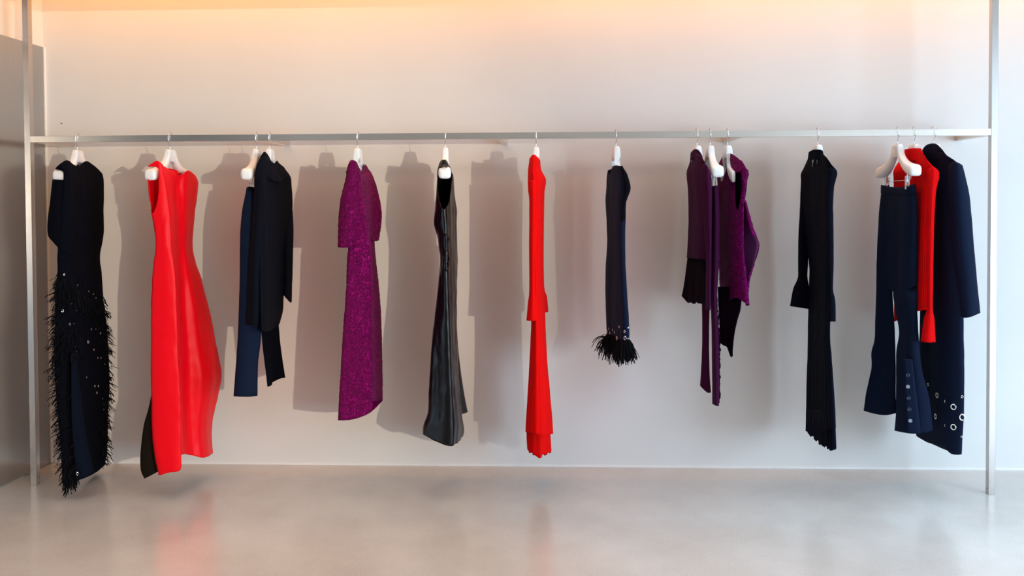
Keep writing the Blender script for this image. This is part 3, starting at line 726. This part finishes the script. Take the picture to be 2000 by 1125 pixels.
# ------------------------------------------------------------------ 8 plum jacket, plum trousers, crinkled top
g = garment('jacket', 1361, 'dark plum tailored jacket with stand collar and flared black peplum', 'jacket', 0.9)
BKR = [(0.66, .03), (0.3, .2)]
cloth('body', M_plum, g, [.17, .04, -.10, -.16, -.16], [
    ([318, 300, 300, 308, 320], [1347, 1353, 1363, 1371, 1377]), (333, [1341, 1349, 1362, 1375, 1385]), (347, [1340.5, 1349, 1362, 1375, 1387]), (377, [1343.5, 1351, 1363, 1375, 1386]), (439, [1345, 1353, 1364, 1374, 1383]),
    ((504, 508), [1342, 1351, 1363, 1374, 1383])], BKR, seed=25, wr=0.003)
cloth('peplum', M_plumdark, g, [.19, .1, -.02, -.12, -.14], [
    ((502, 506), [1342.5, 1352, 1363, 1374, 1382]), (555, [1336, 1347, 1361, 1374, 1382]), ([579, 591, 591.5, 592, 590], [1332, 1345, 1359, 1372, 1380])], BKR, seed=26, wr=0.002, pleats=(7, 0.004, 0.2, 1), hemwave=(0.004, 7))
cloth('near_sleeve', M_plum, g, [-.17, -.205, -.235, -.2], [
    ([330, 320, 324, 335], [1368, 1374, 1381, 1387]), (350, [1368, 1374, 1382, 1390]), (379, [1370, 1376, 1384, 1391]), (414, [1373, 1378, 1385, 1390.5]), (464, [1376, 1380, 1386, 1390]), (510, [1379, 1382, 1386, 1389.5]), ([604, 605, 606, 605.5], [1377.5, 1381, 1385, 1388.5])],
    [(0.5, -.17)], seed=27, wr=0.002, step=4)
cloth('stand_collar', M_plum, g, [.06, -.03, -.09, -.13], [([299, 291.5, 294, 306], [1348.5, 1356, 1364, 1371.5]), ([306, 298, 300, 312], [1348, 1356, 1365, 1373.5]), ([313, 311, 313, 320], [1347.5, 1356, 1366, 1376])], [(0.66, .0), (0.3, .1)], seed=2, wr=0.001, thick=0.003)
g = garment('trousers', 1388, 'long narrow plum trousers clipped to a hanger between plum jacket and crinkled top', 'trousers', 0.45)
cloth('rear_leg', M_plum, g, [-.04, -.06, -.08], [((530, 530), [1372, 1380, 1388]), (591, [1371, 1379, 1386.5]), (665, [1371, 1378, 1385]), (729, [1368.5, 1377, 1386]), ([753, 767, 766], [1367, 1381, 1388.5])], [(0.5, .02)], seed=28, wr=0.002)
cloth('front_leg', M_plum, g, [-.11, -.16, -.17, -.14], [((364, 362), [1388, 1393, 1398, 1403]), (400, [1388, 1394, 1399, 1404.5]), (439, [1388, 1394, 1400, 1405]), (514, [1387, 1393, 1399, 1404]), (583, [1388, 1392, 1396, 1400.5]), (657, [1389.5, 1394, 1399, 1403.6]), (734, [1391, 1396, 1400, 1405]),
    ([789, 791, 793, 793], [1391.5, 1396, 1400, 1404])], [(0.7, -.07), (0.3, -.04)], seed=29, wr=0.002, step=4)
cloth('lace_edge', M_plumdark, g, [-.12, -.115], [(580, [1399, 1401]), (620, [1401.5, 1404]), (660, [1403, 1405.5]), (700, [1404, 1406.5]), (740, [1404, 1406.5]), (792, [1403, 1405])], None, seed=30, wr=0.012, wscale=(120, 60), step=3)
g = garment('sleeveless_blouse', 1421, 'sleeveless magenta crinkled top with open armhole, pointed side flap and trailing dark tail', 'top', 0.68)
cloth('body', M_jacq, g, [.18, .08, -.03, -.15, -.2], [
    ([322, 301, 299, 310, 332], [1403, 1414, 1425, 1442, 1459]), (345, [1401, 1412, 1425, 1441, 1457]), (375, [1402, 1411, 1423, 1438, 1456]), (409, [1403, 1411, 1422, 1437, 1453]), (444, [1404, 1411, 1421, 1436, 1452]), (489, [1404, 1411, 1420, 1434, 1452]),
    (530, [1405, 1412, 1421, 1436, 1456]), (565, [1406, 1413, 1422, 1437, 1460]), ([590, 590, 588, 582, 596], [1407, 1413, 1422, 1437, 1462.5])], [(0.66, .02), (0.3, .2)], seed=31, wr=0.005, crinkle=0.003, step=3.6,
    holes=[[(1437, 338), (1451, 336), (1452, 355), (1450, 375), (1446, 392), (1440, 412), (1436, 395), (1435.5, 360)]])
cloth('shoulder_flap', M_jacq, g, [-.1, -.17, -.2, -.17], [([312, 314, 324, 334], [1442, 1448, 1455, 1462]), ([324, 328, 334, 342], [1441, 1448, 1456, 1463]), ([337, 338, 342, 352], [1441, 1448, 1453, 1460]), ([339, 341, 362, 368], [1444, 1449, 1452, 1458])], None, crinkle=0.003, seed=9, step=3)
cloth('armhole_backing', M_plumdark, g, [-.06, -.08, -.1], [(334, [1433, 1445, 1460]), (368, [1433, 1444, 1458]), (418, [1433, 1441, 1450])], None, wr=0.001)  # dark sheet closing the armhole opening from behind
cloth('side_flap', M_jacq, g, [-.1, -.14, -.17, -.15], [([384, 384, 385, 386], [1446, 1449, 1452, 1455]), ([409, 409, 409, 409], [1448, 1453, 1458, 1462]), ([444, 444, 444, 444], [1450, 1458, 1465, 1472]), ([472, 472, 472, 472], [1451, 1463, 1473, 1482]),
    ([490, 490, 490, 490], [1452, 1464, 1474, 1481.5]), ([522, 522, 522, 522], [1453, 1460, 1466, 1471.5]), ([563, 563, 563, 563], [1454, 1457, 1460, 1462.5]), ([596, 597, 597, 596], [1456, 1458, 1461, 1463.5])], None, seed=32, wr=0.003, crinkle=0.003, step=3.6,
    holes=[[(1448, 420), (1452, 424), (1458, 436), (1466, 452), (1480, 470), (1481, 486), (1470, 522), (1460, 540), (1452, 530), (1449, 480)]])
cloth('flap_lining', M_magin, g, [-.04, -.06, -.08], [(420, [1447, 1449, 1451]), (450, [1447, 1457, 1468]), (474, [1447, 1464, 1480.5]), (490, [1447, 1463, 1480]), (525, [1447, 1458, 1470]), (560, [1448, 1454, 1461])], None, seed=33, wr=0.002)
cloth('trailing_tail', M_plumdark, g, [-.02, -.05, -.08, -.1], [((560, 560), [1402, 1416, 1432, 1447]), (600, [1403, 1417, 1432, 1447]), ([640, 640, 632, 626], [1404, 1416, 1428, 1440.5]), ([665, 671, 674, 657], [1405, 1416, 1425, 1434.5]), ([667, 674, 697, 690], [1405.5, 1417, 1427, 1430.5])], [(0.5, .05)], seed=34, wr=0.004)

# ------------------------------------------------------------------ 9 black ribbed dress
g = garment('ribbed_dress', 1597, 'black rib-knit high-neck dress with bell cuffs and frilled uneven hem', 'dress', 0.22)
cloth('body_and_skirt', M_blackrib, g, [.19, .08, -.08, -.2, -.2], [
    ([312, 300, 297, 306, 322], [1577, 1588, 1600, 1612, 1624]), ([330, 330, 330, 330, 331], [1569, 1582, 1600, 1618, 1633]), (341, [1564.5, 1580, 1600, 1620, 1635.5]), (364, [1566, 1581, 1599, 1616, 1629]), (414, [1570, 1582, 1599, 1614, 1626]),
    (470, [1574, 1585, 1599, 1613, 1626]), (519, [1580, 1589, 1600, 1612, 1625]), (555, [1580, 1589, 1601, 1612, 1624]), (648, [1578, 1588, 1600, 1612, 1621.5]), (700, [1577.5, 1588, 1601, 1614, 1625]), (770, [1576, 1588, 1602, 1617, 1629]),
    ([842, 846, 846, 838, 836], [1574, 1586, 1603, 1619, 1632])], [(0.66, .02), (0.3, .2)], seed=35, wr=0.003, step=4.5, astep=2.5, pleats=(20, 0.0025, 0.4, 0.9))
cloth('hem_frill', M_blackrib, g, [.12, .02, -.1, -.17, -.17], [
    (800, [1578, 1590, 1604, 1618, 1629]), ([830, 835, 840, 840, 838], [1577, 1590, 1605, 1620, 1631.5]), ([846, 858, 868, 877, 876], [1578, 1592, 1605, 1620, 1633])], [(0.66, .02), (0.3, .17)], seed=36, wr=0.002, astep=2, pleats=(18, 0.004, 0, 0.5), hemwave=(0.007, 12))
cloth('far_sleeve', M_blackrib, g, [.2, .17, .19], [
    (345, [1564.5, 1573, 1583]), (414, [1562, 1571, 1581]), (464, [1559, 1569, 1580]), (519, [1558.5, 1568, 1578]), (543, [1558, 1567.5, 1577.5]), (565, [1549, 1565, 1581]), ([598, 601, 604], [1543, 1563, 1583])], [(0.5, .25)], seed=37, wr=0.002)
cloth('near_sleeve', M_blackrib, g, [-.2, -.235, -.22], [
    ([330, 327, 334], [1612, 1622, 1634]), (350, [1612, 1622, 1633]), (379, [1610, 1618, 1626.5]), (427, [1611, 1619, 1627.5]), (519, [1614, 1621, 1628.5]), (565, [1616, 1622, 1627.5]), (586, [1615, 1623, 1631.5]), ([628, 628, 628], [1614, 1624, 1632.5])], [(0.5, -.17)], seed=38, wr=0.002)
cloth('high_collar', M_blackrib, g, [.03, -.04, -.09, -.10], [([297, 292.5, 292, 294], [1579.5, 1588, 1598, 1607]), ([305, 301, 301, 304], [1578.5, 1588, 1599, 1609.5]), ([313, 312, 312, 314], [1577.5, 1588, 1600, 1613])], [(0.66, .03), (0.3, .1)], wr=0.001, step=3, thick=0.003)

# ------------------------------------------------------------------ 10 navy trousers, red sweater, navy coat
g = garment('trousers', 1753, 'navy flared trousers with buttoned hem clipped to the fully visible hanger', 'trousers', 0.32)
cloth('hip', M_navy, g, [.16, .1, 0.0, -.13, -.14], [
    ([362, 365, 367, 365, 360], [1721, 1733, 1752, 1773, 1788.5]), (379, [1720.5, 1733, 1753, 1775, 1790]), (417, [1716.5, 1731, 1753, 1776, 1791.5]), (460, [1714, 1729, 1752, 1776, 1791.5]), (500, [1712.5, 1728, 1751, 1775, 1791.5]), ([540, 556, 570, 566, 556], [1712, 1727, 1747, 1771, 1791.5], [.165, .11, .01, -.12, -.137])],
    [(0.62, .0), (0.3, .16)], seed=39, wr=0.003)
cloth('rear_leg', M_navy, g, [.15, .11, .08, .07], [
    (530, [1712, 1722, 1733, 1744], [.165, .125, .085, .03]), (570, [1711.5, 1722, 1733, 1743.5]), (620, [1710, 1722, 1735, 1746]), (663, [1708.5, 1722, 1736, 1748]), (689, [1702, 1718, 1735, 1749]), (719, [1702, 1718, 1735, 1750]), (767, [1692, 1712, 1732, 1750]), ([802, 808, 811, 807], [1686.5, 1707, 1730, 1750])],
    [(0.66, .14), (0.3, .19)], seed=40, wr=0.003)
cloth('front_leg', M_navy, g, [.02, -.06, -.12, -.15, -.14], [
    (525, [1744, 1755, 1768, 1780, 1789], [.09, .03, -.04, -.06, -.07]), (570, [1743.5, 1755, 1768, 1782, 1791.5], [.035, -.04, -.115, -.135, -.139]), (600, [1747, 1757, 1769, 1782, 1791.5]), (648, [1755, 1763, 1773, 1784, 1794]), (685, [1750, 1760, 1772, 1785, 1797]), (722, [1750, 1761, 1775, 1790, 1801.5]), (764, [1750, 1762, 1778, 1796, 1812]), (808, [1749.5, 1762, 1781, 1801, 1819]),
    ([841, 844, 847, 846, 840], [1746.5, 1760, 1781, 1802, 1822])], [(0.66, -.06), (0.3, .03)], seed=41, wr=0.003)
cloth('waistband', M_navy, g, [.165, .1, 0.0, -.137, -.147], [([361, 364, 366, 364, 359], [1720.5, 1733, 1752, 1773, 1789]), ([377, 380, 382, 380, 375], [1720, 1733, 1753, 1775, 1790.5])], [(0.62, .01), (0.3, .17)], wr=0.0005, thick=0.003)
cloth('button_placket', M_navy, g, [-.135, -.145, -.155], [((700, 702), [1765, 1773, 1782]), (760, [1767, 1777, 1789]), (810, [1769, 1780, 1795]), ([846, 847, 846], [1771, 1783, 1799])], None, wr=0.0005)
BN = button_mesh(M_button); BPE = button_mesh(M_glintbtn)
for i, (x, y) in enumerate([(1773.4, 732.7), (1773.4, 755), (1775, 777.5), (1776, 799.5), (1778, 821.6)]):
    stick('button', BPE if i in (1, 4) else BN, g, ['front_leg', 'button_placket'], x, y, 3.6, 1, 0.001, 'navy button with painted highlight' if i in (1, 4) else None)
g = garment('ribbed_sweater', 1785, 'red rib-knit sweater with frilled neck hanging between navy trousers and navy coat', 'sweater', 0.85)
cloth('body', M_redrib2, g, [.19, .08, -.05, -.18, -.2], [
    ([303, 296, 292, 292, 303], [1765, 1774, 1785, 1796, 1803.5]), ([320, 318, 317, 317, 320], [1752, 1768, 1785, 1803, 1817]), (334, [1744.5, 1764, 1786, 1809, 1833]), (348, [1744.5, 1764, 1786, 1810, 1833]), (367, [1745, 1764, 1786, 1809, 1828.5]), (398, [1746, 1764, 1785, 1807, 1825.5]),
    (460, [1746.5, 1764, 1784, 1804, 1821]), (540, [1746.5, 1763, 1782, 1801, 1817]), (600, [1746, 1762, 1780, 1799, 1813]), ([628, 622, 613, 604, 599], [1746, 1761, 1779, 1797, 1811])], [(0.66, .02), (0.3, .2)], seed=43, wr=0.003, step=4)
cloth('near_sleeve', M_redrib2, g, [-.2, -.24, -.22], [
    ([330, 326, 334], [1812, 1822, 1833.5]), (348, [1811, 1822, 1834]), (367, [1811, 1820, 1829.5]), (398, [1811, 1819, 1826.5]), (480, [1810, 1817, 1823.5]), (560, [1809.5, 1816, 1822.5]), (604, [1809, 1816, 1822]), (622, [1804, 1815, 1825]), ([667, 669, 668], [1798.5, 1813, 1827.5])], [(0.5, -.17)], seed=44, wr=0.002, step=3.6)
cloth('frilled_neck', M_redrib2, g, [.04, -.03, -.09, -.11], [([292, 290, 289.5, 290], [1766.5, 1777, 1789, 1800]), ([298, 296, 296, 297], [1766, 1777, 1790, 1802]), ([314, 315, 315, 314], [1757, 1775, 1792, 1811])], [(0.66, .03), (0.3, .1)], wr=0.003, wscale=(80, 60), step=2.5, hemwave=None)
g = garment('coat', 1824, 'long navy coat with rounded collar and silver eyelets near its hem, at the right end', 'coat', 0.22)
cloth('body', M_navy, g, [.15, .02, -.12, -.19, -.2], [
    ([308, 296, 296, 306, 318], [1803, 1818, 1834, 1852, 1871]), (335, [1797, 1815, 1838, 1860, 1878]), (379, [1797, 1816, 1839, 1861, 1878]), (450, [1797, 1816, 1838, 1860, 1878]), (530, [1797, 1817, 1839, 1861, 1880]), (622, [1796, 1816, 1839, 1862, 1881.5]), (700, [1794, 1815, 1839, 1863, 1883]),
    (780, [1792, 1814, 1839, 1863, 1883.5]), (830, [1790.5, 1813, 1839, 1863, 1882]), ([851, 864, 872, 887, 887], [1789.5, 1812, 1840, 1858, 1879])], [(0.66, .02), (0.3, .2)], seed=46, wr=0.004, wscale=(9, 2))
cloth('near_sleeve', M_navy, g, [-.18, -.235, -.255, -.22], [
    ([325, 316, 318, 323], [1852, 1861, 1872, 1880.5]), (345, [1852, 1862, 1875, 1886]), (379, [1853, 1864, 1880, 1893.5]), (422, [1855, 1867, 1884, 1898]), (499, [1860, 1873, 1890, 1904]), (554, [1865, 1879, 1896, 1909]), ([615, 621, 618, 611], [1873, 1884, 1899, 1914.5])],
    [(0.66, -.17), (0.3, -.15)], seed=47, wr=0.003, wscale=(9, 2))
cloth('rounded_collar', M_navy, g, [.04, -.02, -.07, -.12, -.17], [([294, 284, 280, 284, 297], [1801, 1808, 1821, 1831, 1842]), ([300, 293, 289, 292, 303], [1801, 1809, 1822, 1834, 1849]), ([312, 316, 316, 314, 318], [1802, 1812, 1825, 1838, 1858])], [(0.66, -.02), (0.3, .1)], seed=48, wr=0.002, thick=0.004)
for (x, y, r, a) in [(1813, 751, 3.2, 1), (1830.5, 772, 6, .95), (1862, 794.7, 6.6, .95), (1827.5, 813.4, 6, .95), (1862, 834, 6.6, .95), (1879, 775, 3.2, .7), (1879, 815, 7.5, .8), (1845.5, 784, 3.5, .3), (1845.5, 831, 3.0, .3), (1878, 853, 2.4, .7)]:
    stick('eyelet', EYE_ME, g, ['body'], x, y, r * .74, a, 0.001)
